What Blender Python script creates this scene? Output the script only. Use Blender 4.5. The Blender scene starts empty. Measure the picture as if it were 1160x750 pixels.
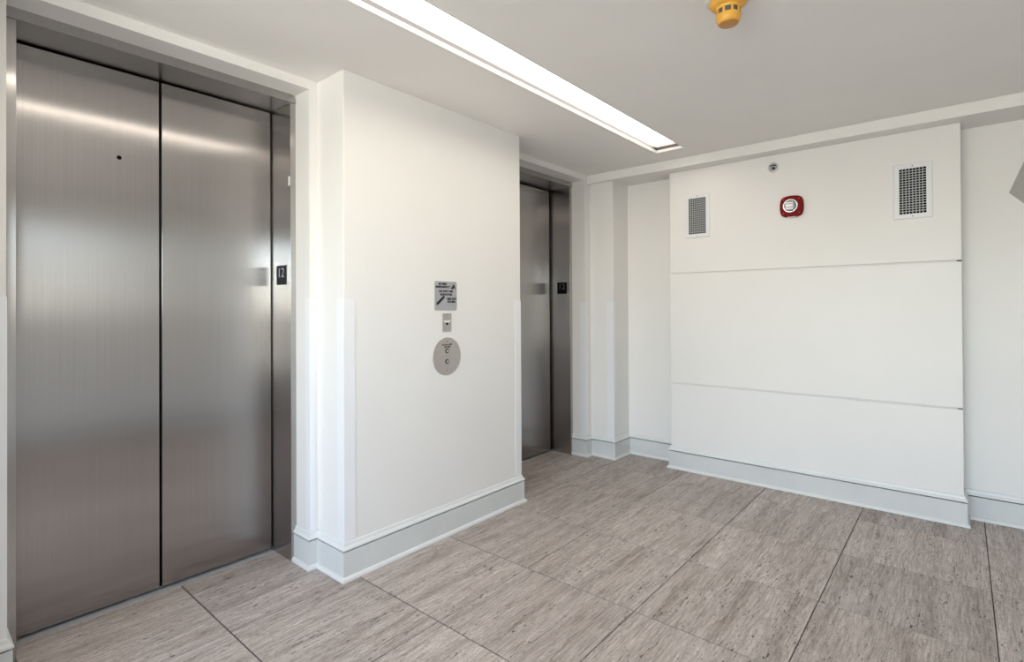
import bpy, bmesh, math, random
from mathutils import Vector, Matrix
random.seed(7)
scn = bpy.context.scene
C = scn.collection
PI = math.pi

# ------------------------------------------------------------------ camera
F, A, HY, ROLL, PITCH, H = 599.35, 0.70402, 344.81, 0.0052, 0.0058, 1.3536
sa, ca = math.sin(A), math.cos(A)
rv = Vector((sa, -ca, 0)); wv = Vector((ca, sa, 0)); uv = Vector((0, 0, 1))
w2 = wv*math.cos(PITCH) + uv*math.sin(PITCH); u2 = uv*math.cos(PITCH) - wv*math.sin(PITCH)
r3 = rv*math.cos(ROLL) - u2*math.sin(ROLL); u3 = rv*math.sin(ROLL) + u2*math.cos(ROLL)
cd = bpy.data.cameras.new('camera'); cam = bpy.data.objects.new('camera', cd); C.objects.link(cam)
cd.sensor_width = 36; cd.lens = F*36/1160; cd.shift_y = -(375-HY)/1160; cd.clip_start = 0.05
M = Matrix((r3, u3, -w2)).transposed().to_4x4(); M.translation = (0, 0, H)
cam.matrix_world = M
scn.camera = cam

# ------------------------------------------------------------------ world and exposure
SKY_STRENGTH = 1.92
LAMP_STRENGTH = 5.5
wd = bpy.data.worlds.new('sky'); scn.world = wd; wd.use_nodes = True
nt = wd.node_tree; bgn = nt.nodes['Background']
sky = nt.nodes.new('ShaderNodeTexSky'); sky.sky_type = 'NISHITA'; sky.sun_disc = False
sky.sun_elevation = math.radians(40); sky.sun_rotation = math.radians(90)
hs = nt.nodes.new('ShaderNodeHueSaturation'); hs.inputs['Saturation'].default_value = 0.6
nt.links.new(sky.outputs[0], hs.inputs['Color']); # glow added below the horizon to brighten the ceiling
tcw = nt.nodes.new('ShaderNodeTexCoord'); sep = nt.nodes.new('ShaderNodeSeparateXYZ'); nt.links.new(tcw.outputs['Generated'], sep.inputs[0])
mrw = nt.nodes.new('ShaderNodeMapRange'); mrw.inputs['From Min'].default_value = -0.03; mrw.inputs['From Max'].default_value = 0.01
nt.links.new(sep.outputs['Z'], mrw.inputs[0])
mxw = nt.nodes.new('ShaderNodeMix'); mxw.data_type = 'RGBA'; mxw.inputs['A'].default_value = (4.4, 4.1, 3.75, 1)
nt.links.new(mrw.outputs[0], mxw.inputs['Factor']); tint = nt.nodes.new('ShaderNodeMix'); tint.data_type = 'RGBA'; tint.blend_type = 'MULTIPLY'; tint.inputs['Factor'].default_value = 1
tint.inputs['B'].default_value = (1.035, 0.983, 1.03, 1); nt.links.new(hs.outputs[0], tint.inputs['A'])
nt.links.new(tint.outputs['Result'], mxw.inputs['B'])
nt.links.new(mxw.outputs['Result'], bgn.inputs[0]); bgn.inputs[1].default_value = SKY_STRENGTH
vs = scn.view_settings
vs.view_transform = 'Standard'; vs.look = 'None'; vs.gamma = 1; vs.use_curve_mapping = False
vs.exposure = 0.44

# main dimensions (metres)
ZC = 2.552            # ceiling
XW0, XW1 = -2.6, 4.45  # end wall with the added window, wall with the vents
YR = -1.2             # wall behind the photographer
YC, YE, YD = 2.349, 2.6, 2.954   # column face, elevator wall face, door leaves
WIN = (-0.9, 1.9, 0.45, 2.35)    # unseen window added for cool daylight: y0, y1, z0, z1
WIN2 = (-2.2, -0.1, 1.25, 2.30)  # unseen window added behind the photographer as fill: x0, x1, z0, z1

pl = bpy.data.lights.new('window_portal', 'AREA'); pl.shape = 'RECTANGLE'
pl.size = WIN[1]-WIN[0]; pl.size_y = WIN[3]-WIN[2]; pl.cycles.is_portal = True
po = bpy.data.objects.new('window_portal', pl); C.objects.link(po)
po.location = (XW0-0.16, (WIN[0]+WIN[1])/2, (WIN[2]+WIN[3])/2); po.rotation_euler = (PI/2, 0, -PI/2)

pl2 = bpy.data.lights.new('rear_window_portal', 'AREA'); pl2.shape = 'RECTANGLE'
pl2.size = WIN2[1]-WIN2[0]; pl2.size_y = WIN2[3]-WIN2[2]; pl2.cycles.is_portal = True
po2 = bpy.data.objects.new('rear_window_portal', pl2); C.objects.link(po2)
po2.location = ((WIN2[0]+WIN2[1])/2, YR-0.16, (WIN2[2]+WIN2[3])/2); po2.rotation_euler = (PI/2, 0, 0)

# ------------------------------------------------------------------ materials
MATS = {}
def newmat(name):
    m = bpy.data.materials.new(name); m.use_nodes = True; MATS[name] = m
    return m, m.node_tree, m.node_tree.nodes['Principled BSDF']
def node(nt, t, **kw):
    n = nt.nodes.new(t)
    for k, v in kw.items(): setattr(n, k, v)
    return n
def ramp(nt, stops):
    r = nt.nodes.new('ShaderNodeValToRGB'); e = r.color_ramp.elements
    while len(e) < len(stops): e.new(0.5)
    for i, (p, c) in enumerate(stops):
        e[i].position = p; e[i].color = (*c, 1) if len(c) == 3 else c
    return r
def plain(name, col, rough=0.5, metal=0.0, spec=0.5, var=0.0, scale=8, bump=0.0, bscale=300, emit=None):
    m, nt, b = newmat(name)
    b.inputs['Base Color'].default_value = (*col, 1); b.inputs['Roughness'].default_value = rough
    b.inputs['Metallic'].default_value = metal; b.inputs['Specular IOR Level'].default_value = spec
    tc = node(nt, 'ShaderNodeTexCoord')
    if var:
        n = node(nt, 'ShaderNodeTexNoise'); n.inputs['Scale'].default_value = scale; n.inputs['Detail'].default_value = 4
        nt.links.new(tc.outputs['Object'], n.inputs['Vector'])
        r = ramp(nt, [(0.3, tuple(c*(1-var) for c in col)), (0.7, tuple(min(1, c*(1+var)) for c in col))])
        nt.links.new(n.outputs[0], r.inputs[0]); nt.links.new(r.outputs[0], b.inputs['Base Color'])
    if bump:
        n2 = node(nt, 'ShaderNodeTexNoise'); n2.inputs['Scale'].default_value = bscale; n2.inputs['Detail'].default_value = 2
        nt.links.new(tc.outputs['Object'], n2.inputs['Vector'])
        bp = node(nt, 'ShaderNodeBump'); bp.inputs['Strength'].default_value = bump; bp.inputs['Distance'].default_value = 0.002
        nt.links.new(n2.outputs[0], bp.inputs['Height']); nt.links.new(bp.outputs[0], b.inputs['Normal'])
    if emit:
        b.inputs['Emission Color'].default_value = (*emit[0], 1); b.inputs['Emission Strength'].default_value = emit[1]
    return m
WALL = plain('wall_paint', (0.82, 0.806, 0.788), 0.42, var=0.012, scale=2.5, bump=0.10, bscale=220)
CEIL = plain('ceiling_paint', (0.88, 0.86, 0.835), 0.7, var=0.015, scale=2, bump=0.12, bscale=160)
BASE = plain('base_paint', (0.665, 0.68, 0.668), 0.38, var=0.03, scale=6, bump=0.05, bscale=150)
CAPM = plain('base_cap_paint', (0.76, 0.772, 0.762), 0.35, var=0.02, scale=6)
GUARD = plain('guard_plastic', (0.84, 0.845, 0.865), 0.3)
BLACK = plain('void_shade_black', (0.004, 0.004, 0.004), 0.9, spec=0.1)  # black stands for the shade inside gaps, holes and openings
DARK = plain('dark_void', (0.012, 0.012, 0.013), 0.8, spec=0.2)
INK = plain('black_ink', (0.012, 0.012, 0.014), 0.5)
WHITEMETAL = plain('white_enamel', (0.80, 0.81, 0.83), 0.35)
GREYMETAL = plain('vent_grey', (0.42, 0.43, 0.45), 0.45)
LIGHTTRIM = plain('light_trim', (0.78, 0.77, 0.76), 0.35)
LIGHTLIP = plain('light_lip', (0.07, 0.07, 0.073), 0.45)
LAMPEND = plain('lamp_end', (0.86, 0.80, 0.72), 0.5, emit=((1.0, 0.80, 0.62), 0.55))
YELLOW = plain('yellow_plastic', (0.80, 0.43, 0.065), 0.38, var=0.08, scale=30)
AMBER = plain('amber_cap', (0.52, 0.23, 0.03), 0.35)
SMOKEW = plain('detector_white', (0.75, 0.74, 0.71), 0.4)
MESHB = plain('detector_screen', (0.10, 0.105, 0.125), 0.5)
RED = plain('red_plastic', (0.20, 0.002, 0.004), 0.45, spec=0.15)
REDD = plain('red_screw_boss', (0.30, 0.03, 0.01), 0.4)
CHROME = plain('chrome', (0.75, 0.75, 0.76), 0.18, metal=1)
SATIN = plain('satin_white_metal', (0.62, 0.62, 0.61), 0.35, metal=0.2)
LENSW = plain('strobe_lens', (0.95, 0.95, 0.97), 0.1)
STROBEG = plain('strobe_grey', (0.32, 0.33, 0.37), 0.25)
SIGNG = plain('sign_silver', (0.43, 0.435, 0.455), 0.42, metal=0.25, var=0.04, scale=60)
PLATE = plain('plate_navy', (0.020, 0.023, 0.031), 0.6, spec=0.25)
PLATEB = plain('plate_black', (0.004, 0.004, 0.005), 0.6, spec=0.15)
NUM = plain('number_silver', (0.5, 0.5, 0.52), 0.4, metal=0.6)
NUMD = plain('number_dim', (0.13, 0.13, 0.14), 0.5)
SCONCE = plain('fixture_grey', (0.48, 0.48, 0.455), 0.45, metal=0.1)
WFRAME = plain('window_frame_paint', (0.75, 0.76, 0.77), 0.4)
GROUT = plain('grout', (0.10, 0.082, 0.07), 0.9, var=0.1, scale=30)
SILLM = plain('sill_metal', (0.50, 0.51, 0.53), 0.5, metal=0.3)

def steel(name, col, rough, aniso, streak=0.06):
    m, nt, b = newmat(name)
    b.inputs['Metallic'].default_value = 1
    b.inputs['Anisotropic'].default_value = aniso
    geo = node(nt, 'ShaderNodeNewGeometry')           # grain runs up the sheet, so reflections smear sideways
    cr = node(nt, 'ShaderNodeVectorMath', operation='CROSS_PRODUCT'); cr.inputs[1].default_value = (0, 0, 1)
    nt.links.new(geo.outputs['Normal'], cr.inputs[0])
    ad = node(nt, 'ShaderNodeVectorMath', operation='ADD'); ad.inputs[1].default_value = (1e-4, 1e-4, 0)
    nt.links.new(cr.outputs[0], ad.inputs[0])
    nm = node(nt, 'ShaderNodeVectorMath', operation='NORMALIZE'); nt.links.new(ad.outputs[0], nm.inputs[0])
    nt.links.new(nm.outputs[0], b.inputs['Tangent'])
    tc = node(nt, 'ShaderNodeTexCoord')
    mp = node(nt, 'ShaderNodeMapping'); mp.inputs['Scale'].default_value = (260, 260, 1.2)
    nt.links.new(tc.outputs['Object'], mp.inputs[0])
    n = node(nt, 'ShaderNodeTexNoise'); n.inputs['Scale'].default_value = 1; n.inputs['Detail'].default_value = 3
    nt.links.new(mp.outputs[0], n.inputs['Vector'])
    r = ramp(nt, [(0.25, tuple(c*(1-streak) for c in col)), (0.75, tuple(c*(1+streak) for c in col))])
    nt.links.new(n.outputs[0], r.inputs[0]); nt.links.new(r.outputs[0], b.inputs['Base Color'])
    n2 = node(nt, 'ShaderNodeTexNoise'); n2.inputs['Scale'].default_value = 2.2; n2.inputs['Detail'].default_value = 5
    nt.links.new(tc.outputs['Object'], n2.inputs['Vector'])
    mr = node(nt, 'ShaderNodeMapRange'); mr.inputs['To Min'].default_value = rough*0.9; mr.inputs['To Max'].default_value = rough*1.12
    nt.links.new(n2.outputs[0], mr.inputs[0]); nt.links.new(mr.outputs[0], b.inputs['Roughness'])
    return m
STEEL = steel('brushed_steel_leaf', (0.415, 0.398, 0.392), 0.21, 1.0)
STEELF = steel('brushed_steel_frame', (0.46, 0.445, 0.435), 0.23, 1.0)
STEELP = plain('satin_steel_plate', (0.55, 0.52, 0.49), 0.45, metal=0.75, var=0.05, scale=40)

def diffuser():
    m, nt, b = newmat('lamp_diffuser')
    b.inputs['Base Color'].default_value = (0.9, 0.9, 0.9, 1)
    b.inputs['Emission Color'].default_value = (1.0, 0.905, 0.785, 1)
    b.inputs['Emission Strength'].default_value = LAMP_STRENGTH
    return m
LAMP = diffuser()

def glass():
    m = bpy.data.materials.new('window_glass'); m.use_nodes = True
    nt = m.node_tree; nt.nodes.remove(nt.nodes['Principled BSDF']); out = nt.nodes['Material Output']
    t = node(nt, 'ShaderNodeBsdfTransparent'); t.inputs[0].default_value = (0.93, 0.96, 0.95, 1)
    g = node(nt, 'ShaderNodeBsdfGlossy'); g.inputs['Roughness'].default_value = 0.02
    fr = node(nt, 'ShaderNodeFresnel'); fr.inputs[0].default_value = 1.45
    mx = node(nt, 'ShaderNodeMixShader')
    nt.links.new(fr.outputs[0], mx.inputs[0]); nt.links.new(t.outputs[0], mx.inputs[1]); nt.links.new(g.outputs[0], mx.inputs[2])
    nt.links.new(mx.outputs[0], out.inputs[0])
    return m
GLASS = glass()

def travertine():
    m, nt, b = newmat('travertine')
    L = nt.links.new
    tc = node(nt, 'ShaderNodeTexCoord'); oi = node(nt, 'ShaderNodeObjectInfo')
    mul = node(nt, 'ShaderNodeVectorMath', operation='SCALE'); mul.inputs[0].default_value = (31.0, 57.0, 13.0)
    L(oi.outputs['Random'], mul.inputs['Scale'])
    ad = node(nt, 'ShaderNodeVectorMath', operation='ADD'); L(tc.outputs['Object'], ad.inputs[0]); L(mul.outputs[0], ad.inputs[1])
    # slow warp so the veins wander
    wn = node(nt, 'ShaderNodeTexNoise'); wn.inputs['Scale'].default_value = 3.2; wn.inputs['Detail'].default_value = 3
    L(ad.outputs[0], wn.inputs['Vector'])
    ws = node(nt, 'ShaderNodeVectorMath', operation='SUBTRACT'); ws.inputs[1].default_value = (0.5, 0.5, 0.5); L(wn.outputs['Color'], ws.inputs[0])
    wm = node(nt, 'ShaderNodeVectorMath', operation='MULTIPLY'); wm.inputs[1].default_value = (0.0, 0.032, 0.0); L(ws.outputs[0], wm.inputs[0])
    wa = node(nt, 'ShaderNodeVectorMath', operation='ADD'); L(ad.outputs[0], wa.inputs[0]); L(wm.outputs[0], wa.inputs[1])
    def veins(sx, sy, detail, rough=0.6):
        mp = node(nt, 'ShaderNodeMapping'); mp.inputs['Scale'].default_value = (sx, sy, 1); L(wa.outputs[0], mp.inputs[0])
        n = node(nt, 'ShaderNodeTexNoise'); n.inputs['Scale'].default_value = 1; n.inputs['Detail'].default_value = detail
        n.inputs['Roughness'].default_value = rough
        L(mp.outputs[0], n.inputs['Vector']); return n
    v1 = veins(10, 125, 6, 0.72)
    r1 = ramp(nt, [(0.30, (0.25, 0.207, 0.182)), (0.43, (0.41, 0.358, 0.326)), (0.56, (0.525, 0.472, 0.440)), (0.72, (0.68, 0.635, 0.61))])
    L(v1.outputs[0], r1.inputs[0])
    v2 = veins(1.1, 15, 5, 0.6)
    r2 = ramp(nt, [(0.33, (0.76, 0.73, 0.705)), (0.5, (0.98, 0.975, 0.97)), (0.68, (1.16, 1.16, 1.165))]); L(v2.outputs[0], r2.inputs[0])
    mm0 = node(nt, 'ShaderNodeMix', data_type='RGBA', blend_type='MULTIPLY'); mm0.inputs['Factor'].default_value = 1
    L(r1.outputs[0], mm0.inputs['A']); L(r2.outputs[0], mm0.inputs['B'])
    # crystalline speckle
    v7 = veins(75, 170, 4, 0.75)
    r7 = ramp(nt, [(0.32, (0.74, 0.72, 0.70)), (0.5, (1, 1, 1)), (0.68, (1.2, 1.2, 1.21))]); L(v7.outputs[0], r7.inputs[0])
    mm7 = node(nt, 'ShaderNodeMix', data_type='RGBA', blend_type='MULTIPLY'); mm7.inputs['Factor'].default_value = 1
    L(mm0.outputs['Result'], mm7.inputs['A']); L(r7.outputs[0], mm7.inputs['B']); mm0 = mm7
    # pale calcite patches
    v8 = veins(5, 17, 5, 0.65); r8 = ramp(nt, [(0.60, (0, 0, 0)), (0.70, (0.55, 0.55, 0.55))]); L(v8.outputs[0], r8.inputs[0])
    mm8 = node(nt, 'ShaderNodeMix', data_type='RGBA'); L(r8.outputs[0], mm8.inputs['Factor'])
    L(mm0.outputs['Result'], mm8.inputs['A']); mm8.inputs['B'].default_value = (0.60, 0.56, 0.535, 1); mm0 = mm8
    # thin wandering bedding lines
    v5 = veins(1.6, 38, 4, 0.5)
    r5 = ramp(nt, [(0.465, (1, 1, 1)), (0.495, (0.66, 0.61, 0.57)), (0.525, (1, 1, 1))]); L(v5.outputs[0], r5.inputs[0])
    v6 = veins(4, 9, 3); r6 = ramp(nt, [(0.42, (0, 0, 0)), (0.62, (1, 1, 1))]); L(v6.outputs[0], r6.inputs[0])
    mm = node(nt, 'ShaderNodeMix', data_type='RGBA', blend_type='MULTIPLY'); L(r6.outputs[0], mm.inputs['Factor'])
    L(mm0.outputs['Result'], mm.inputs['A']); L(r5.outputs[0], mm.inputs['B'])
    # dark pores drawn out along the bedding
    v3 = veins(30, 105, 3, 0.6)
    r3_ = ramp(nt, [(0.35, (1, 1, 1)), (0.40, (0, 0, 0))]); L(v3.outputs[0], r3_.inputs[0])
    v4 = veins(3.0, 16, 3); r4 = ramp(nt, [(0.45, (0, 0, 0)), (0.58, (1, 1, 1))]); L(v4.outputs[0], r4.inputs[0])
    pm = node(nt, 'ShaderNodeMath', operation='MULTIPLY'); L(r3_.outputs[0], pm.inputs[0]); L(r4.outputs[0], pm.inputs[1])
    pk = node(nt, 'ShaderNodeMix', data_type='RGBA'); L(pm.outputs[0], pk.inputs['Factor'])
    L(mm.outputs['Result'], pk.inputs['A']); pk.inputs['B'].default_value = (0.085, 0.07, 0.06, 1)
    # tile to tile tone
    rt = node(nt, 'ShaderNodeMapRange'); rt.inputs['To Min'].default_value = 0.92; rt.inputs['To Max'].default_value = 1.08; L(oi.outputs['Random'], rt.inputs[0])
    tm = node(nt, 'ShaderNodeVectorMath', operation='SCALE'); L(pk.outputs['Result'], tm.inputs[0]); L(rt.outputs[0], tm.inputs['Scale'])
    L(tm.outputs[0], b.inputs['Base Color'])
    rr = node(nt, 'ShaderNodeMapRange'); rr.inputs['To Min'].default_value = 0.42; rr.inputs['To Max'].default_value = 0.62; L(v1.outputs[0], rr.inputs[0])
    L(rr.outputs[0], b.inputs['Roughness'])
    b.inputs['Specular IOR Level'].default_value = 0.35
    bp = node(nt, 'ShaderNodeBump'); bp.inputs['Strength'].default_value = 0.25; bp.inputs['Distance'].default_value = 0.001; bp.invert = True
    L(pm.outputs[0], bp.inputs['Height']); L(bp.outputs[0], b.inputs['Normal'])
    return m
STONE = travertine()

# ------------------------------------------------------------------ helpers
def box(bm, x0, x1, y0, y1, z0, z1):
    v = [bm.verts.new(p) for p in ((x0,y0,z0),(x1,y0,z0),(x1,y1,z0),(x0,y1,z0),(x0,y0,z1),(x1,y0,z1),(x1,y1,z1),(x0,y1,z1))]
    for f in ((3,2,1,0),(4,5,6,7),(0,1,5,4),(1,2,6,5),(2,3,7,6),(3,0,4,7)): bm.faces.new([v[i] for i in f])
def obj(name, bm, mat, parent=None, bevel=0, smooth=False, seg=2):
    me = bpy.data.meshes.new(name)
    bmesh.ops.recalc_face_normals(bm, faces=bm.faces[:]); bm.to_mesh(me); bm.free()
    o = bpy.data.objects.new(name, me); C.objects.link(o); me.materials.append(mat)
    if parent: o.parent = parent
    if bevel:
        md = o.modifiers.new('bevel', 'BEVEL'); md.width = bevel; md.segments = seg; md.limit_method = 'ANGLE'
    if smooth:
        for p in me.polygons: p.use_smooth = True
        if hasattr(me, 'set_sharp_from_angle'): me.set_sharp_from_angle(angle=math.radians(35))
    return o
def boxes(name, bl, mat, parent=None, bevel=0):
    bm = bmesh.new()
    for b in bl: box(bm, *b)
    return obj(name, bm, mat, parent, bevel)
def tag(o, label, cat, group=None, kind=None):
    o['label'] = label; o['category'] = cat
    if group: o['group'] = group
    if kind: o['kind'] = kind
    return o
def struct(o, label, cat): return tag(o, label, cat, kind='structure')
def empty(name, loc):
    o = bpy.data.objects.new(name, None); C.objects.link(o); o.location = loc; o.empty_display_size = 0.05
    return o
def part(o, root):
    """parent a mesh written in world coordinates to an Empty that stands elsewhere"""
    o.parent = root; o.matrix_parent_inverse = Matrix.Translation(root.location).inverted()
    return o
def to_local(o):
    """move a mesh's origin to the foot of its box"""
    me = o.data; xs = [v.co for v in me.vertices]
    c = Vector(((min(v.x for v in xs)+max(v.x for v in xs))/2, (min(v.y for v in xs)+max(v.y for v in xs))/2, min(v.z for v in xs)))
    me.transform(Matrix.Translation(-c)); o.location = c
    return o
def prism(bm, pts, axis, a0, a1):
    """polygon pts (2D) extruded along axis; x: pts=(y,z); y: pts=(x,z); z: pts=(x,y)"""
    def mk(p, a):
        return {'x': (a, p[0], p[1]), 'y': (p[0], a, p[1]), 'z': (p[0], p[1], a)}[axis]
    A_ = [bm.verts.new(mk(p, a0)) for p in pts]; B_ = [bm.verts.new(mk(p, a1)) for p in pts]
    n = len(pts); bm.faces.new(A_); bm.faces.new(B_[::-1])
    for i in range(n): bm.faces.new((A_[i], B_[i], B_[(i+1) % n], A_[(i+1) % n]))
def lathe(bm, prof, org, axis, n=40):
    """prof: (r, h) along axis from org; axis in 'x','y','z' with sign"""
    s = -1 if axis[0] == '-' else 1; ax = axis[-1]
    def P(r, h, t):
        c, q = r*math.cos(t), r*math.sin(t); h *= s
        d = {'x': (h, c, q), 'y': (c, h, q), 'z': (c, q, h)}[ax]
        return (org[0]+d[0], org[1]+d[1], org[2]+d[2])
    rings = []
    for r, h in prof:
        if r < 1e-6: rings.append([bm.verts.new(P(0, h, 0))])
        else: rings.append([bm.verts.new(P(r, h, 2*PI*i/n)) for i in range(n)])
    for a, b in zip(rings, rings[1:]):
        for i in range(n):
            j = (i+1) % n
            if len(a) == 1 and len(b) == 1: continue
            if len(a) == 1: bm.faces.new((a[0], b[i], b[j]))
            elif len(b) == 1: bm.faces.new((a[i], b[0], a[j]))
            else: bm.faces.new((a[i], b[i], b[j], a[j]))
def rrect(w, h, r, cx=0, cy=0, n=6):
    pts = []
    for sx, sy, a0 in ((1, 1, 0), (-1, 1, 90), (-1, -1, 180), (1, -1, 270)):
        for i in range(n+1):
            a = math.radians(a0+90*i/n); pts.append((cx+sx*(w/2-r)+r*math.cos(a), cy+sy*(h/2-r)+r*math.sin(a)))
    return pts
def text_mesh(name, body, size, loc, rot, mat, parent, width=None, depth=0.0004, bold=0.0):
    cu = bpy.data.curves.new(name, 'FONT'); cu.body = body; cu.size = size; cu.extrude = depth; cu.offset = bold
    cu.align_x = 'CENTER'; cu.align_y = 'CENTER'; cu.resolution_u = 3
    t = bpy.data.objects.new(name, cu); C.objects.link(t); bpy.context.view_layer.update()
    dg = bpy.context.evaluated_depsgraph_get()
    me = bpy.data.meshes.new_from_object(t.evaluated_get(dg)); bpy.data.objects.remove(t); bpy.data.curves.remove(cu)
    if width:
        xs = [v.co.x for v in me.vertices]; k = width/(max(xs)-min(xs))
        me.transform(Matrix.Diagonal((k, 1, 1, 1)))
    me.transform(Matrix.Translation(loc) @ rot.to_4x4())
    me.materials.clear(); me.materials.append(mat)
    o = bpy.data.objects.new(name, me); C.objects.link(o)
    if parent: part(o, parent)
    return o
FACE_MY = Matrix.Rotation(PI/2, 3, 'X')                                       # reads from -Y
FACE_MX = Matrix.Rotation(-PI/2, 3, 'Z') @ Matrix.Rotation(PI/2, 3, 'X')      # reads from -X

# ------------------------------------------------------------------ elevators: two openings
EL = [dict(r0=0.271, o0=0.314, o1=1.395, r1=1.425, mid=0.851, top=.0095, side=.008), dict(r0=2.94, o0=2.975, o1=4.055, r1=4.09, mid=3.515, top=.020, side=.030)]
ZO, ZS = 2.463, 2.505          # door head, underside of white reveal
YF = 2.742                     # steel frame face

# ------------------------------------------------------------------ floor
slab = struct(boxes('floor', [(XW0-.15, XW1+.15, YR-.15, 3.06, -0.10, -0.006)], GROUT), 'floor of large grey-beige veined stone tiles with thin dark joints', 'floor')
GX, GY, T, J = 0.928, -0.0999, 0.61, 0.0042
tile_cache = {}
FX0, FX1, FY0, FY1 = XW0+.002, XW1-.002, YR+.002, 2.924
for i in range(-6, 7):
    for j in range(-3, 6):
        x0, x1 = max(GX+i*T+J*.75, FX0), min(GX+(i+1)*T-J*.75, FX1)
        y0, y1 = max(GY+j*T+J/2, FY0), min(GY+(j+1)*T-J/2, FY1)
        if x1-x0 < 0.01 or y1-y0 < 0.004: continue
        key = (round(x1-x0, 4), round(y1-y0, 4))
        if key not in tile_cache:
            bm = bmesh.new(); w, d = key; e = 0.0016
            lo = [bm.verts.new((sx*w/2, sy*d/2, -0.006)) for sx, sy in ((-1,-1),(1,-1),(1,1),(-1,1))]
            md = [bm.verts.new((sx*w/2, sy*d/2, -e)) for sx, sy in ((-1,-1),(1,-1),(1,1),(-1,1))]
            hi = [bm.verts.new((sx*(w/2-e), sy*(d/2-e), 0)) for sx, sy in ((-1,-1),(1,-1),(1,1),(-1,1))]
            bm.faces.new(hi)
            for k in range(4):
                q = (k+1) % 4
                bm.faces.new((lo[k], lo[q], md[q], md[k])); bm.faces.new((md[k], md[q], hi[q], hi[k]))
            me = bpy.data.meshes.new('floor_tile'); bm.to_mesh(me); bm.free(); me.materials.append(STONE); tile_cache[key] = me
        o = bpy.data.objects.new('floor_tile', tile_cache[key]); C.objects.link(o); o.parent = slab
        o.location = ((x0+x1)/2, (y0+y1)/2, random.uniform(-0.0003, 0))

# ------------------------------------------------------------------ ceiling with the slot for the strip light
LX0, LX1, LY0, LY1 = -0.95, 3.868, 1.585, 1.806
struct(boxes('ceiling', [(XW0-.15, XW1+.15, YR-.15, LY0, ZC, ZC+.12), (XW0-.15, XW1+.15, LY1, 3.06, ZC, ZC+.12),
    (XW0-.15, LX0, LY0, LY1, ZC, ZC+.12), (LX1, XW1+.15, LY0, LY1, ZC, ZC+.12)], CEIL), 'smooth painted ceiling with a long recessed light slot', 'ceiling')
struct(boxes('trim_1', [(4.129, XW1, YR, YE, 2.477, ZC)], WALL, bevel=0.003), 'white dropped ceiling beam along the wall with the two vents', 'beam')

# ------------------------------------------------------------------ walls
wl = [(XW0, EL[0]['r0'], YE, 3.06, 0, ZC), (EL[0]['r1'], EL[1]['r0'], YE, 3.06, 0, ZC), (EL[1]['r1'], XW1+.15, YE, 3.06, 0, ZC)]
for e in EL: wl.append((e['r0'], e['r1'], YE, 3.06, ZS, ZC))
bm = bmesh.new()
for b in wl: box(bm, *b)
e = EL[0]; R = 0.030                      # caulked corner beside the rounded steel head
arc = [(e['r1']-R+R*math.sin(math.radians(t)), ZS-R+R*math.cos(math.radians(t))) for t in range(0, 91, 10)]
prism(bm, arc+[(e['r1'], ZS)], 'y', YF+.003, YF+.03)
struct(obj('wall_left', bm, WALL), 'white wall holding the two steel elevator doors', 'wall')
struct(boxes('wall_column', [(1.47, 2.856, YC, YE, 0, ZC)], WALL, bevel=0.003), 'wide white column face with the elevator call button between the doors', 'wall')
struct(boxes('wall_left_column', [(XW0, 0.20, YC, YE, 0, ZC)], WALL, bevel=0.003), 'white wall face left of the larger-looking elevator door', 'wall')
struct(boxes('wall_pilaster', [(4.175, XW1, 2.36, YE, 0, 2.477)], WALL, bevel=0.003), 'narrow white pilaster in the corner beside the far elevator', 'wall')
struct(boxes('wall_back', [(XW1, XW1+.15, YR, YE, 0, ZC)], WALL), 'white wall behind the projecting panel with vents', 'wall')
x0, x1, z0, z1 = WIN2
struct(boxes('wall_rear', [(XW0-.15, x0, YR-.15, YR, 0, ZC), (x1, XW1+.15, YR-.15, YR, 0, ZC), (x0, x1, YR-.15, YR, 0, z0), (x0, x1, YR-.15, YR, z1, ZC)], WALL), 'white wall with an added window opposite the elevators', 'wall')
wf = struct(boxes('added_window_2', [(x0, x1, YR-.11, YR-.05, z0, z0+.05), (x0, x1, YR-.11, YR-.05, z1-.05, z1), (x0, x0+.05, YR-.11, YR-.05, z0+.05, z1-.05), (x1-.05, x1, YR-.11, YR-.05, z0+.05, z1-.05)], WFRAME, bevel=0.003),
            'added unseen wide white-framed window opposite the elevators', 'window')
n = 3; wp = (x1-x0-.10)/n
for k in range(n):
    a0, a1 = x0+.05+k*wp, x0+.05+(k+1)*wp
    boxes('pane', [(a0+(.02 if k else 0), a1-(.02 if k < n-1 else 0), YR-.083, YR-.078, z0+.05, z1-.05)], GLASS, wf)
    if k: boxes('mullion', [(a0-.02, a0+.02, YR-.10, YR-.06, z0+.05, z1-.05)], WFRAME, wf)
y0, y1, z0, z1 = WIN
struct(boxes('wall_right', [(XW0-.15, XW0, YR, y0, 0, ZC), (XW0-.15, XW0, y1, 3.06, 0, ZC), (XW0-.15, XW0, y0, y1, 0, z0), (XW0-.15, XW0, y0, y1, z1, ZC)], WALL),
       'white end wall with a wide added window', 'wall')
# unseen end wall window, added to bring in daylight
wf = struct(boxes('added_window_1', [(XW0-.11, XW0-.05, y0, y1, z0, z0+.05), (XW0-.11, XW0-.05, y0, y1, z1-.05, z1), (XW0-.11, XW0-.05, y0, y0+.05, z0+.05, z1-.05), (XW0-.11, XW0-.05, y1-.05, y1, z0+.05, z1-.05)], WFRAME, bevel=0.003),
            'added unseen wide white-framed window in the end wall', 'window')
n = 3; wp = (y1-y0-.10)/n
for k in range(n):
    a0, a1 = y0+.05+k*wp, y0+.05+(k+1)*wp
    boxes('pane', [(XW0-.083, XW0-.078, a0+(.02 if k else 0), a1-(.02 if k < n-1 else 0), z0+.05, z1-.05)], GLASS, wf)
    if k: boxes('mullion', [(XW0-.10, XW0-.06, a0-.02, a0+.02, z0+.05, z1-.05)], WFRAME, wf)

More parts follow.
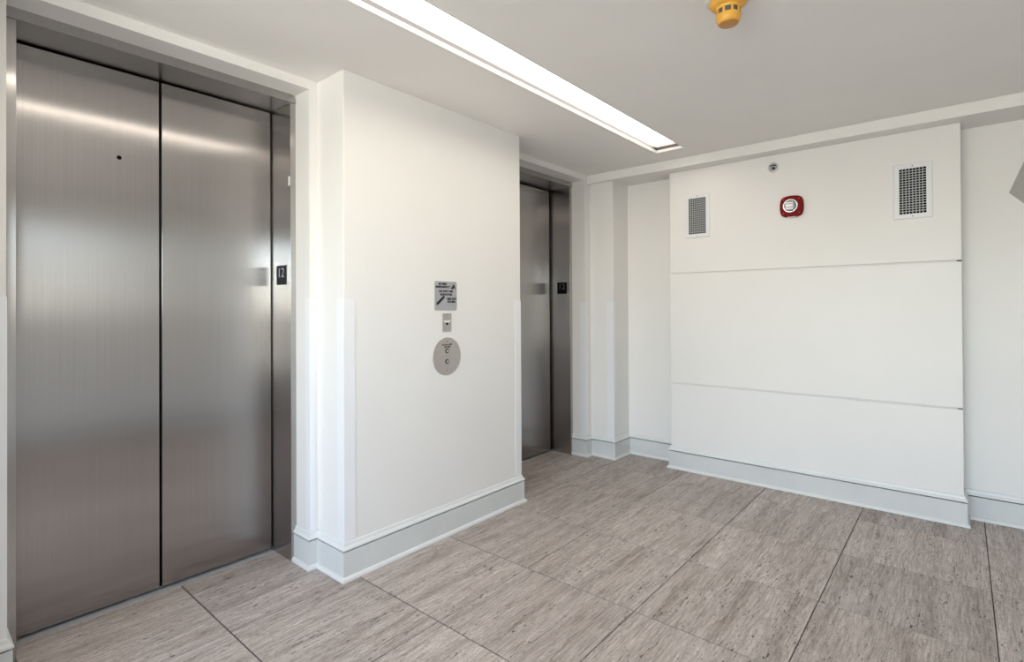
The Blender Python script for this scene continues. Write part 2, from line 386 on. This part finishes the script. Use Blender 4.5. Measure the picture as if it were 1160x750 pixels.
# projecting panel with two seams
PX, PY0, PY1 = 4.264, -0.004, 1.870
pn = struct(empty('wall_panel', (PX+.09, (PY0+PY1)/2, 0)), 'projecting white wall panel in three boards with two horizontal seams', 'panel')
zs = [(0, 0.7105), (0.7195, 1.6235), (1.6325, 2.477)]
for a, b in zs:
    part(boxes('panel_board', [(PX, XW1, PY0, PY1, a, b)], WALL, bevel=0.0022), pn)
for (a, b), (c, d_), dep in ((zs[0], zs[1], 0.0018), (zs[1], zs[2], 0.004)):
    part(boxes('seam_strip', [(PX+dep, XW1, PY0+0.024, PY1, b+.0012, c-.0012)], WALL), pn)
    part(boxes('seam_shade', [(PX+.05, XW1, PY0+.0, PY0+.024, b, c)], DARK), pn)  # dark block stands for the shade in the open seam end

# ------------------------------------------------------------------ baseboards: mitred sweep
def offsets(path):
    n = len(path); out = []
    for i in range(n):
        dirs = []
        if i > 0: dirs.append((Vector(path[i])-Vector(path[i-1])).normalized())
        if i < n-1: dirs.append((Vector(path[i+1])-Vector(path[i])).normalized())
        ns = [Vector((d.y, -d.x)) for d in dirs]
        if len(ns) == 1: out.append(ns[0])
        else: out.append((ns[0]+ns[1])/(1+ns[0].dot(ns[1])))
    return out
def sweep(name, path, off, prof, mat, parent=None):
    bm = bmesh.new(); rings = []
    for p, o in zip(path, off):
        rings.append([bm.verts.new((p[0]+o.x*u, p[1]+o.y*u, z)) for u, z in prof])
    m = len(prof)
    for a, b in zip(rings, rings[1:]):
        for k in range(m): bm.faces.new((a[k], b[k], b[(k+1) % m], a[(k+1) % m]))
    bm.faces.new(rings[0][::-1]); bm.faces.new(rings[-1])
    return obj(name, bm, mat, parent)
BOARD = [(0, 0.0), (0.016, 0.0), (0.016, 0.1425), (0.0153, 0.143), (0, 0.143)]
CAPP = [(0, 0.1495), (0.018, 0.1495), (0.019, 0.152), (0.019, 0.158), (0.015, 0.163), (0.010, 0.168), (0.008, 0.176), (0.0075, 0.181), (0.004, 0.185), (0, 0.185)]
GAPP = [(0, 0.143), (0.0035, 0.143), (0.0035, 0.1495), (0, 0.1495)]  # black strip paints the shade inside the reveal
SHOE = [(0.016, 0.0), (0.029, 0.0), (0.030, 0.004), (0.029, 0.011), (0.025, 0.017), (0.019, 0.021), (0.016, 0.0215)]
def baseboard(name, path, off, label):
    b = struct(sweep(name, path, off, BOARD, BASE), label, 'baseboard')
    sweep('cap_moulding', path, off, CAPP, CAPM, b); sweep('reveal_shade', path, off, GAPP, BLACK, b); sweep('shoe_moulding', path, off, SHOE, CAPM, b)
P1 = [(XW0, YC), (0.20, YC), (0.20, YE), (EL[0]['r0'], YE), (EL[0]['r0'], YF)]
P2 = [(1.425, YF), (1.425, YE), (1.47, YE), (1.47, YC), (2.856, YC), (2.856, YE), (2.94, YE), (2.94, YF)]
P3 = [(4.09, YF), (4.09, YE), (4.175, YE), (4.175, 2.36), (XW1, 2.36), (XW1, PY1), (PX, PY1), (PX, PY0), (XW1, PY0), (XW1, YR), (XW0, YR), (XW0, YC)]
baseboard('baseboard_left', P1, offsets(P1), 'pale grey baseboard left of the elevator with the keyhole')
baseboard('baseboard_column', P2, offsets(P2), 'pale grey baseboard wrapping the column with the call button')
o3 = offsets(P3)
for nm, a, b, lb in (('baseboard_pilaster', 0, 5, 'pale grey baseboard wrapping the narrow corner pilaster'), ('baseboard_panel', 5, 8, 'pale grey baseboard along the projecting panel with vents'),
                     ('baseboard_back', 8, 9, 'pale grey baseboard right of the projecting panel'), ('baseboard_rear', 9, 10, 'pale grey baseboard opposite the elevators'), ('baseboard_right', 10, 11, 'pale grey baseboard under the added window')):
    baseboard(nm, P3[a:b+1], o3[a:b+1], lb)

# ------------------------------------------------------------------ elevator entrances
def entrance(name, e, rounded, label, hole):
    xm = (e['o0']+e['o1'])/2
    root = struct(empty(name, (xm, YD, 0)), label, 'elevator door')
    g = 0.0065
    for k, (a, b) in enumerate(((e['o0']+g, e['mid']-.006), (e['mid']+.006, e['o1']-e['side']))):
        leaf = part(boxes('door_leaf', [(a, b, YD, YD+.032, 0.014, ZO-e['top'])], STEEL, bevel=0.0012), root)
        if hole and k == 0:
            bm = bmesh.new(); lathe(bm, [(0.0095, 0.0), (0.0095, 0.0012), (0.0072, 0.0018), (0.0072, 0.0006), (0, 0.0006)], (0.686, YD, 2.054), '-y', 20)
            h = obj('keyhole', bm, BLACK, leaf)
    # head: a steel channel, its upper corners rounded on one entrance
    bm = bmesh.new()
    if rounded:
        R = 0.030
        top = [(e['r1']-R+R*math.sin(math.radians(t)), ZS-R+R*math.cos(math.radians(t))) for t in range(0, 91, 10)]
        pts = [(e['r0'], ZO), (e['r0'], ZS)] + top + [(e['r1'], ZO)]
    else: pts = [(e['r0'], ZO), (e['r0'], ZS), (e['r1'], ZS), (e['r1'], ZO)]
    prism(bm, pts, 'y', YF-.006, YF+.002); part(obj('head', bm, STEELF, root), root)
    part(boxes('head_soffit', [(e['o0'], e['o1'], YF+.002, YD+.04, ZO, ZO+.012)], STEELF, root), root)
    for a, b in ((e['r0'], e['o0']), (e['o1'], e['r1'])):
        part(boxes('jamb', [(a, b, YF, YD+.04, 0, ZO)], STEELF, root, bevel=0.0015), root)
    part(boxes('sill', [(e['o0'], e['o1'], 2.926, YD-.002, -0.006, 0.002), (e['o0'], e['o1'], YD-.002, YD+.04, -0.006, -0.001)], SILLM, root), root)
    part(boxes('hoistway_shade_back', [(e['r0'], e['r1'], YD+.042, 3.06, 0, ZS)], BLACK, root), root)  # black backing gives the door gaps their darkness by colour
    return root
entrance('door_1', EL[0], True, 'tall two-leaf brushed steel elevator door with a small keyhole', True)
entrance('door_2', EL[1], False, 'two-leaf brushed steel elevator door next to the corner pilaster', False)
tag(to_local(boxes('jamb_bracket', [(1.3905, 1.395, 2.7475, 2.757, 2.015, 2.064), (1.388, 1.3905, 2.7475, 2.753, 2.055, 2.064), (1.388, 1.3905, 2.7475, 2.753, 2.015, 2.022)], WHITEMETAL)),
    'tiny metal bracket high on the steel jamb of the keyhole elevator', 'bracket')

# floor number plates on the jambs
def number_plate(x, yc, zc, w, mat, nmat, label, outline):
    r = tag(empty('floor_number_plate', (x, yc, zc-w/2)), label, 'sign', 'floor number plates')
    bm = bmesh.new(); prism(bm, rrect(w, w, 0.003, yc, zc), 'x', x-.0035, x)
    part(obj('plate', bm, mat), r)
    text_mesh('number', '12', 0.074, (x-.0039, yc+.001, zc+.011), FACE_MX, nmat, r, width=0.058, bold=-0.0009)
    bm = bmesh.new()
    for k in range(3):
        for dz in (0, 1):
            lathe(bm, [(0.0026, 0), (0.0018, 0.0012), (0, 0.0015)], (x-.0035, yc+.006-.006*k, zc-.032-.007*dz), '-x', 8)
    part(obj('braille_dots', bm, mat), r)
number_plate(EL[0]['o1'], 2.841, 1.537, 0.106, PLATE, NUM, 'dark blue-grey number 12 plate on the jamb of the keyhole elevator', False)
number_plate(EL[1]['o1'], 2.831, 1.530, 0.106, PLATEB, NUMD, 'black number 12 plate on the jamb beside the corner pilaster', True)

# ------------------------------------------------------------------ corner guards
def guard(pathpts, label, z1=1.402):
    off = offsets(pathpts)
    o = sweep('corner_guard', pathpts, off, [(0, 0.185), (0.0022, 0.185), (0.0022, z1), (0, z1)], GUARD)
    tag(to_local(o), label, 'corner guard', 'white corner guards')
guard([(0.232, YE), (0.271, YE), (0.271, YE+.045)], 'white corner guard strip on the wall edge left of the keyhole elevator')
guard([(1.425, 2.640), (1.425, YE), (1.452, YE)], 'narrow white corner guard between the keyhole elevator and the call-button column')
guard([(1.47, YC+.062), (1.47, YC), (1.532, YC)], 'white corner guard on the column edge beside the keyhole elevator')
guard([(2.795, YC), (2.856, YC), (2.856, YC+.062)], 'white corner guard on the call-button column edge next to the far elevator')
guard([(4.09, 2.655), (4.09, YE), (4.13, YE)], 'white corner guard between the far elevator and the pilaster')
guard([(4.175, 2.36+.068), (4.175, 2.36), (4.213, 2.36)], 'white corner guard on the pilaster edge')

# ------------------------------------------------------------------ strip light
lr = tag(empty('ceiling_light', ((LX0+LX1)/2, (LY0+LY1)/2, ZC)), 'long recessed strip light with a glowing white diffuser in the ceiling', 'ceiling light')
ZL = ZC+.034
def ring(bm, r0, r1):
    (a0, a1, b0, b1, z0), (c0, c1, d0, d1, z1_) = r0, r1
    p = [bm.verts.new(q) for q in ((a0,b0,z0),(a1,b0,z0),(a1,b1,z0),(a0,b1,z0))]; q = [bm.verts.new(t) for t in ((c0,d0,z1_),(c1,d0,z1_),(c1,d1,z1_),(c0,d1,z1_))]
    for i in range(4): bm.faces.new((p[i], p[(i+1) % 4], q[(i+1) % 4], q[i]))
def inset(d, z): return (LX0+d, LX1-d, LY0+d, LY1-d, z)
bm = bmesh.new(); ring(bm, inset(-.004, ZC-.0005), inset(-.004, ZC-.003)); ring(bm, inset(-.004, ZC-.003), inset(.001, ZC-.003)); ring(bm, inset(.001, ZC-.003), inset(.013, ZC+.013))
part(obj('trim_frame', bm, LIGHTTRIM), lr)
bm = bmesh.new(); ring(bm, inset(.013, ZC+.013), inset(.0145, ZL)); part(obj('lens_frame', bm, LIGHTLIP), lr)
part(boxes('diffuser', [(LX0+.015, LX1-.062, LY0+.015, LY1-.015, ZL, ZL+.004)], LAMP), lr)
part(boxes('lamp_end_plate', [(LX1-.062, LX1-.015, LY0+.015, LY1-.015, ZL, ZL+.004)], LAMPEND), lr)
part(boxes('housing', [(LX0+.002, LX1-.002, LY0+.002, LY1-.002, ZL+.006, ZL+.07)], GREYMETAL), lr)

# ------------------------------------------------------------------ smoke detector
sx, sy = 2.113, 0.682
sd = tag(empty('smoke_detector', (sx, sy, ZC)), 'yellow smoke detector with dark vent slots hanging from the ceiling', 'smoke detector')
def lpart(name, prof, org, axis, mat, root, n=40, smooth=True):
    bm = bmesh.new(); lathe(bm, prof, org, axis, n); return part(obj(name, bm, mat, smooth=smooth), root)
lpart('mounting_base', [(0, 0), (0.079, 0), (0.079, 0.008), (0.075, 0.013), (0, 0.013)], (sx-.003, sy+.006, ZC), '-z', SMOKEW, sd)
lpart('flange', [(0.0, 0.012), (0.070, 0.012), (0.071, 0.019), (0.068, 0.026), (0.058, 0.034), (0.047, 0.038), (0.0, 0.038)], (sx, sy, ZC), '-z', YELLOW, sd)
lpart('collar', [(0.0, 0.037), (0.047, 0.037), (0.048, 0.041), (0.045, 0.048), (0.0, 0.048)], (sx, sy, ZC), '-z', YELLOW, sd)
lpart('screen', [(0.0, 0.047), (0.0412, 0.047), (0.0412, 0.068), (0.0, 0.068)], (sx, sy, ZC), '-z', MESHB, sd)
for k in range(9):
    a = 2*PI*k/9+0.28
    bm = bmesh.new(); box(bm, 0.0405, 0.0452, -0.0042, 0.0042, -0.068, -0.047)
    bmesh.ops.transform(bm, matrix=Matrix.Translation((sx, sy, ZC)) @ Matrix.Rotation(a, 4, 'Z'), verts=bm.verts[:])
    part(obj('rib', bm, YELLOW), sd)
lpart('cup', [(0.0, 0.067), (0.0445, 0.067), (0.0455, 0.072), (0.044, 0.086), (0.040, 0.096), (0.037, 0.0985), (0.0, 0.0985)], (sx, sy, ZC), '-z', YELLOW, sd)
lpart('bottom_cap', [(0.0, 0.098), (0.0362, 0.098), (0.0345, 0.1015), (0.030, 0.1028), (0.0, 0.1028)], (sx, sy, ZC), '-z', AMBER, sd)

# ------------------------------------------------------------------ vents
def vent(y0, y1, z0, z1, label, nv, nh):
    r = tag(empty('air_vent', (PX, (y0+y1)/2, z0)), label, 'vent', 'white air vents on the projecting panel')
    b = 0.0315; iy0, iy1, iz0, iz1 = y0+b, y1-b, z0+b, z1-b; t = 0.0075
    bm = bmesh.new()
    o_ = [(y0, z0), (y1, z0), (y1, z1), (y0, z1)]; i_ = [(iy0, iz0), (iy1, iz0), (iy1, iz1), (iy0, iz1)]
    e_ = 0.004; m_ = [(y0+e_, z0+e_), (y1-e_, z0+e_), (y1-e_, z1-e_), (y0+e_, z1-e_)]
    rings = [[bm.verts.new((x, *p)) for p in q] for x, q in ((PX, o_), (PX-.003, o_), (PX-t, m_), (PX-t, i_), (PX-.0008, i_))]
    for a, c in zip(rings, rings[1:]):
        for k in range(4): bm.faces.new((a[k], a[(k+1) % 4], c[(k+1) % 4], c[k]))
    part(obj('frame', bm, WHITEMETAL), r)
    part(boxes('vent_shade', [(PX-.0016, PX-.0004, iy0, iy1, iz0, iz1)], BLACK), r)  # thin black sheet stands for the shade behind the louvres
    for k in range(nv):
        y = iy0+(k+1)*(iy1-iy0)/(nv+1)
        part(boxes('vane', [(PX-.0042, PX-.0017, y-.0022, y+.0022, iz0, iz1)], GREYMETAL), r)
    for k in range(nh):
        z = iz0+(k+1)*(iz1-iz0)/(nh+1)
        part(boxes('louvre', [(PX-.0072, PX-.0044, iy0, iy1, z-.0026, z+.0026)], GREYMETAL), r)
    for z in (z0+b/2, z1-b/2):
        bm = bmesh.new(); lathe(bm, [(0.0045, 0), (0.004, 0.0012), (0, 0.0018)], (PX-t, (y0+y1)/2, z), '-x', 12); part(obj('screw', bm, STROBEG), r)
vent(1.532, 1.735, 1.914, 2.268, 'white air vent grille on the panel end near the elevators', 8, 18)
vent(0.132, 0.334, 1.912, 2.268, 'white air vent grille on the panel end away from the elevators', 7, 17)

# ------------------------------------------------------------------ fire alarm strobe
ay, az = 0.935, 2.077
st = tag(empty('fire_alarm_strobe', (PX, ay, az-.077)), 'red fire alarm with a round clear strobe between the two vents', 'fire alarm')
def blob(w, h, k=0.13, r=0.02, n=9):
    pts = []
    for q in range(4):
        for i in range(n):
            t = -1+2*i/n
            a, b = [(1, t), (-t, 1), (-1, -t), (t, -1)][q]
            bul = 1-abs(t)**2.2
            s = (0.86+0.14*bul)
            cn = 1-0.05*max(0, abs(t)-0.75)/0.25
            if q in (0, 2): pts.append((a*w/2*s*cn, b*h/2*0.86*cn))
            else: pts.append((a*w/2*0.86*cn, b*h/2*s*cn))
    return pts
bm = bmesh.new()
pts = blob(0.155, 0.157); rings = []
for x, s in ((PX, 1.0), (PX-.022, 1.0), (PX-.030, 0.95), (PX-.032, 0.88)):
    rings.append([bm.verts.new((x, ay+p[0]*s, az+p[1]*s)) for p in pts])
for a, c in zip(rings, rings[1:]):
    for k in range(len(pts)): bm.faces.new((a[k], a[(k+1) % len(pts)], c[(k+1) % len(pts)], c[k]))
bm.faces.new(rings[0]); bm.faces.new(rings[-1])
part(obj('housing', bm, RED), st)
lpart('bezel', [(0.050, 0), (0.050, 0.006), (0.046, 0.010), (0.042, 0.010), (0.042, 0.004), (0, 0.004)], (PX-.0315, ay+.004, az+.003), '-x', CHROME, st)
lpart('reflector', [(0.042, 0.0), (0.041, 0.012), (0.036, 0.020), (0.0, 0.020)], (PX-.0355, ay+.004, az+.003), '-x', STROBEG, st)
part(boxes('strobe_lens', [(PX-.066, PX-.055, ay-.020, ay+.030, az-.026, az+.026)], LENSW, bevel=0.004), st)
for dz in (-0.012, 0.014):
    part(boxes('lens_rib', [(PX-.0675, PX-.0658, ay-.018, ay+.026, az+dz-.0022, az+dz+.0022)], STROBEG), st)
for q, w in ((-.052, -.050), (.052, -.05), (-.05, .052), (.05, .052)):
    lpart('screw_boss', [(0.006, 0), (0.006, 0.003), (0.003, 0.004), (0, 0.004)], (PX-.031, ay+q, az+w), '-x', REDD, st, n=14)
part(boxes('bottom_tab', [(PX-.028, PX, ay-.026, ay+.026, az-.080, az-.068)], WHITEMETAL, bevel=0.002), st)

# ------------------------------------------------------------------ sprinkler
ky, kz = 1.060, 2.386
sp = tag(empty('sprinkler_head', (PX, ky, kz-.038)), 'small round chrome sprinkler head on the panel above the fire alarm', 'sprinkler')
lpart('escutcheon', [(0.038, 0), (0.038, 0.003), (0.035, 0.006), (0.028, 0.007), (0.026, 0.003), (0, 0.003)], (PX, ky, kz), '-x', SATIN, sp)
lpart('recess_cup', [(0.0258, 0.0), (0.0258, 0.0008), (0, 0.0008)], (PX-.003, ky, kz), '-x', STROBEG, sp)
lpart('body', [(0.011, 0), (0.011, 0.005), (0.008, 0.008), (0, 0.008)], (PX-.0038, ky-.004, kz-.004), '-x', DARK, sp)
for s_ in (-1, 1):
    part(boxes('frame_arm', [(PX-.014, PX-.0038, ky+s_*.015-.002, ky+s_*.015+.002, kz-.006, kz+.006)], SATIN), sp)
part(boxes('deflector', [(PX-.0165, PX-.014, ky-.021, ky+.021, kz+.006, kz+.013)], DARK), sp)
part(boxes('deflector_lip', [(PX-.016, PX-.014, ky-.017, ky+.017, kz+.001, kz+.0055)], SATIN), sp)

# ------------------------------------------------------------------ fire sign, key switch plate, call station
sg = tag(empty('fire_sign', (2.154, YC, 1.338)), 'silver fire emergency sign with stairs symbol above the call button', 'sign')
cx, cz, sw, sh = 2.154, 1.4245, 0.177, 0.173
bm = bmesh.new(); prism(bm, rrect(sw, sh, 0.010, cx, cz), 'y', YC-.003, YC); part(obj('plate', bm, SIGNG), sg)
ys = YC-.0034
def line(body, u, v, w, size=0.0165):
    text_mesh('lettering', body, size, (cx-sw/2+u*sw, ys, cz+sh/2-v*sh), FACE_MY, INK, sg, width=w*sw, bold=0.0010)
line('IN FIRE', 0.35, 0.095, 0.36); line('EMERGENCY', 0.36, 0.195, 0.66)
line('DO NOT USE', 0.50, 0.345, 0.62); line('ELEVATOR', 0.51, 0.455, 0.55)
line('USE EXIT', 0.76, 0.605, 0.45); line('STAIRS', 0.75, 0.705, 0.36)
def sgn(pts, name):
    bm = bmesh.new(); prism(bm, [(cx-sw/2+u*sw, cz+sh/2-v*sh) for u, v in pts], 'y', YC-.0036, YC-.003); part(obj(name, bm, INK), sg)
sgn([(0.73, 0.255), (0.745, 0.205), (0.79, 0.17), (0.825, 0.12), (0.865, 0.07), (0.885, 0.13), (0.925, 0.19), (0.94, 0.235), (0.925, 0.26), (0.90, 0.255), (0.905, 0.225), (0.885, 0.195), (0.86, 0.23), (0.85, 0.26)], 'flame_symbol')
stp = []
for k in range(7): stp += [(0.075+k*0.047, 0.755-k*0.036), (0.075+k*0.047, 0.719-k*0.036)]
stp += [(0.425, 0.50), (0.44, 0.56), (0.16, 0.80), (0.07, 0.815)]
sgn(stp, 'stair_symbol')

ks = tag(empty('key_switch_plate', (2.159, YC, 1.211)), 'small steel key switch plate between the fire sign and round call station', 'switch plate')
bm = bmesh.new(); prism(bm, rrect(0.072, 0.110, 0.002, 2.159, 1.266), 'y', YC-.005, YC); part(obj('plate', bm, STEELP, bevel=0.0012), ks)
bm = bmesh.new()
arc = [(2.159+0.028*math.cos(math.radians(t)), 1.283+0.014*math.sin(math.radians(t))-.004) for t in range(200, 341, 14)]
arc2 = [(2.159+0.028*math.cos(math.radians(t)), 1.283+0.007*math.sin(math.radians(t))) for t in range(340, 199, -14)]
prism(bm, arc+arc2, 'y', YC-.0058, YC-.005); part(obj('engraved_arc', bm, WHITEMETAL), ks)
lpart('lock_cylinder', [(0.008, 0), (0.008, 0.003), (0.0055, 0.004), (0.0, 0.004)], (2.159, YC-.005, 1.258), '-y', DARK, ks, n=20)
lpart('screw', [(0.0035, 0), (0.003, 0.001), (0, 0.0012)], (2.159, YC-.005, 1.310), '-y', STROBEG, ks, n=12)

cs = tag(empty('elevator_call_station', (2.160, YC, 0.95)), 'round steel elevator call plate with two buttons on the column', 'call button')
ccx, ccz = 2.160, 1.064
lpart('plate', [(0.113, 0), (0.113, 0.0025), (0.1115, 0.004), (0, 0.004)], (ccx, YC, ccz), '-y', STEELP, cs, n=64)
for z in (1.096, 1.033):
    bt = lpart('button_ring', [(0.0145, 0), (0.0145, 0.0025), (0.0125, 0.0035), (0.0105, 0.0035), (0.0105, 0.001), (0, 0.001)], (ccx, YC-.004, z), '-y', DARK, cs, n=28)
    lpart('button', [(0.0095, 0), (0.0095, 0.004), (0.0085, 0.0048), (0, 0.0048)], (ccx, YC-.005, z), '-y', STEELP, cs, n=24)
for z in (1.152, 0.977):
    lpart('screw', [(0.003, 0), (0.0026, 0.0008), (0, 0.001)], (ccx, YC-.004, z), '-y', DARK, cs, n=12)
text_mesh('lettering', 'IN CASE OF FIRE', 0.0125, (ccx, YC-.0044, 1.1325), FACE_MY, INK, cs, width=0.078, bold=0.0003)
text_mesh('lettering', 'USE STAIRS', 0.0125, (ccx, YC-.0044, 1.1190), FACE_MY, INK, cs, width=0.052, bold=0.0003)

# ------------------------------------------------------------------ angular fixture at the right edge
fy = -0.44
sc = tag(empty('wall_fixture', (XW1, fy, 1.83)), 'grey angular metal wall fixture right of the projecting panel', 'wall fixture')
out = [(-0.228+0, 2.041), (-0.335, 2.325), (2*fy+0.335, 2.325), (2*fy+0.228, 2.041), (fy, 1.805)]
frt = [(fy+.135, 2.045), (fy+.068, 2.305), (fy-.068, 2.305), (fy-.135, 2.045), (fy, 1.885)]
bm = bmesh.new()
A_ = [bm.verts.new((XW1-.004, *p)) for p in out]; B_ = [bm.verts.new((XW1-.065, *p)) for p in frt]; W_ = [bm.verts.new((XW1, *p)) for p in out]
for k in range(5):
    q = (k+1) % 5
    bm.faces.new((W_[k], W_[q], A_[q], A_[k])); bm.faces.new((A_[k], A_[q], B_[q], B_[k]))
bm.faces.new(B_); bm.faces.new(W_[::-1])
part(obj('shade', bm, SCONCE, bevel=0.002), sc)
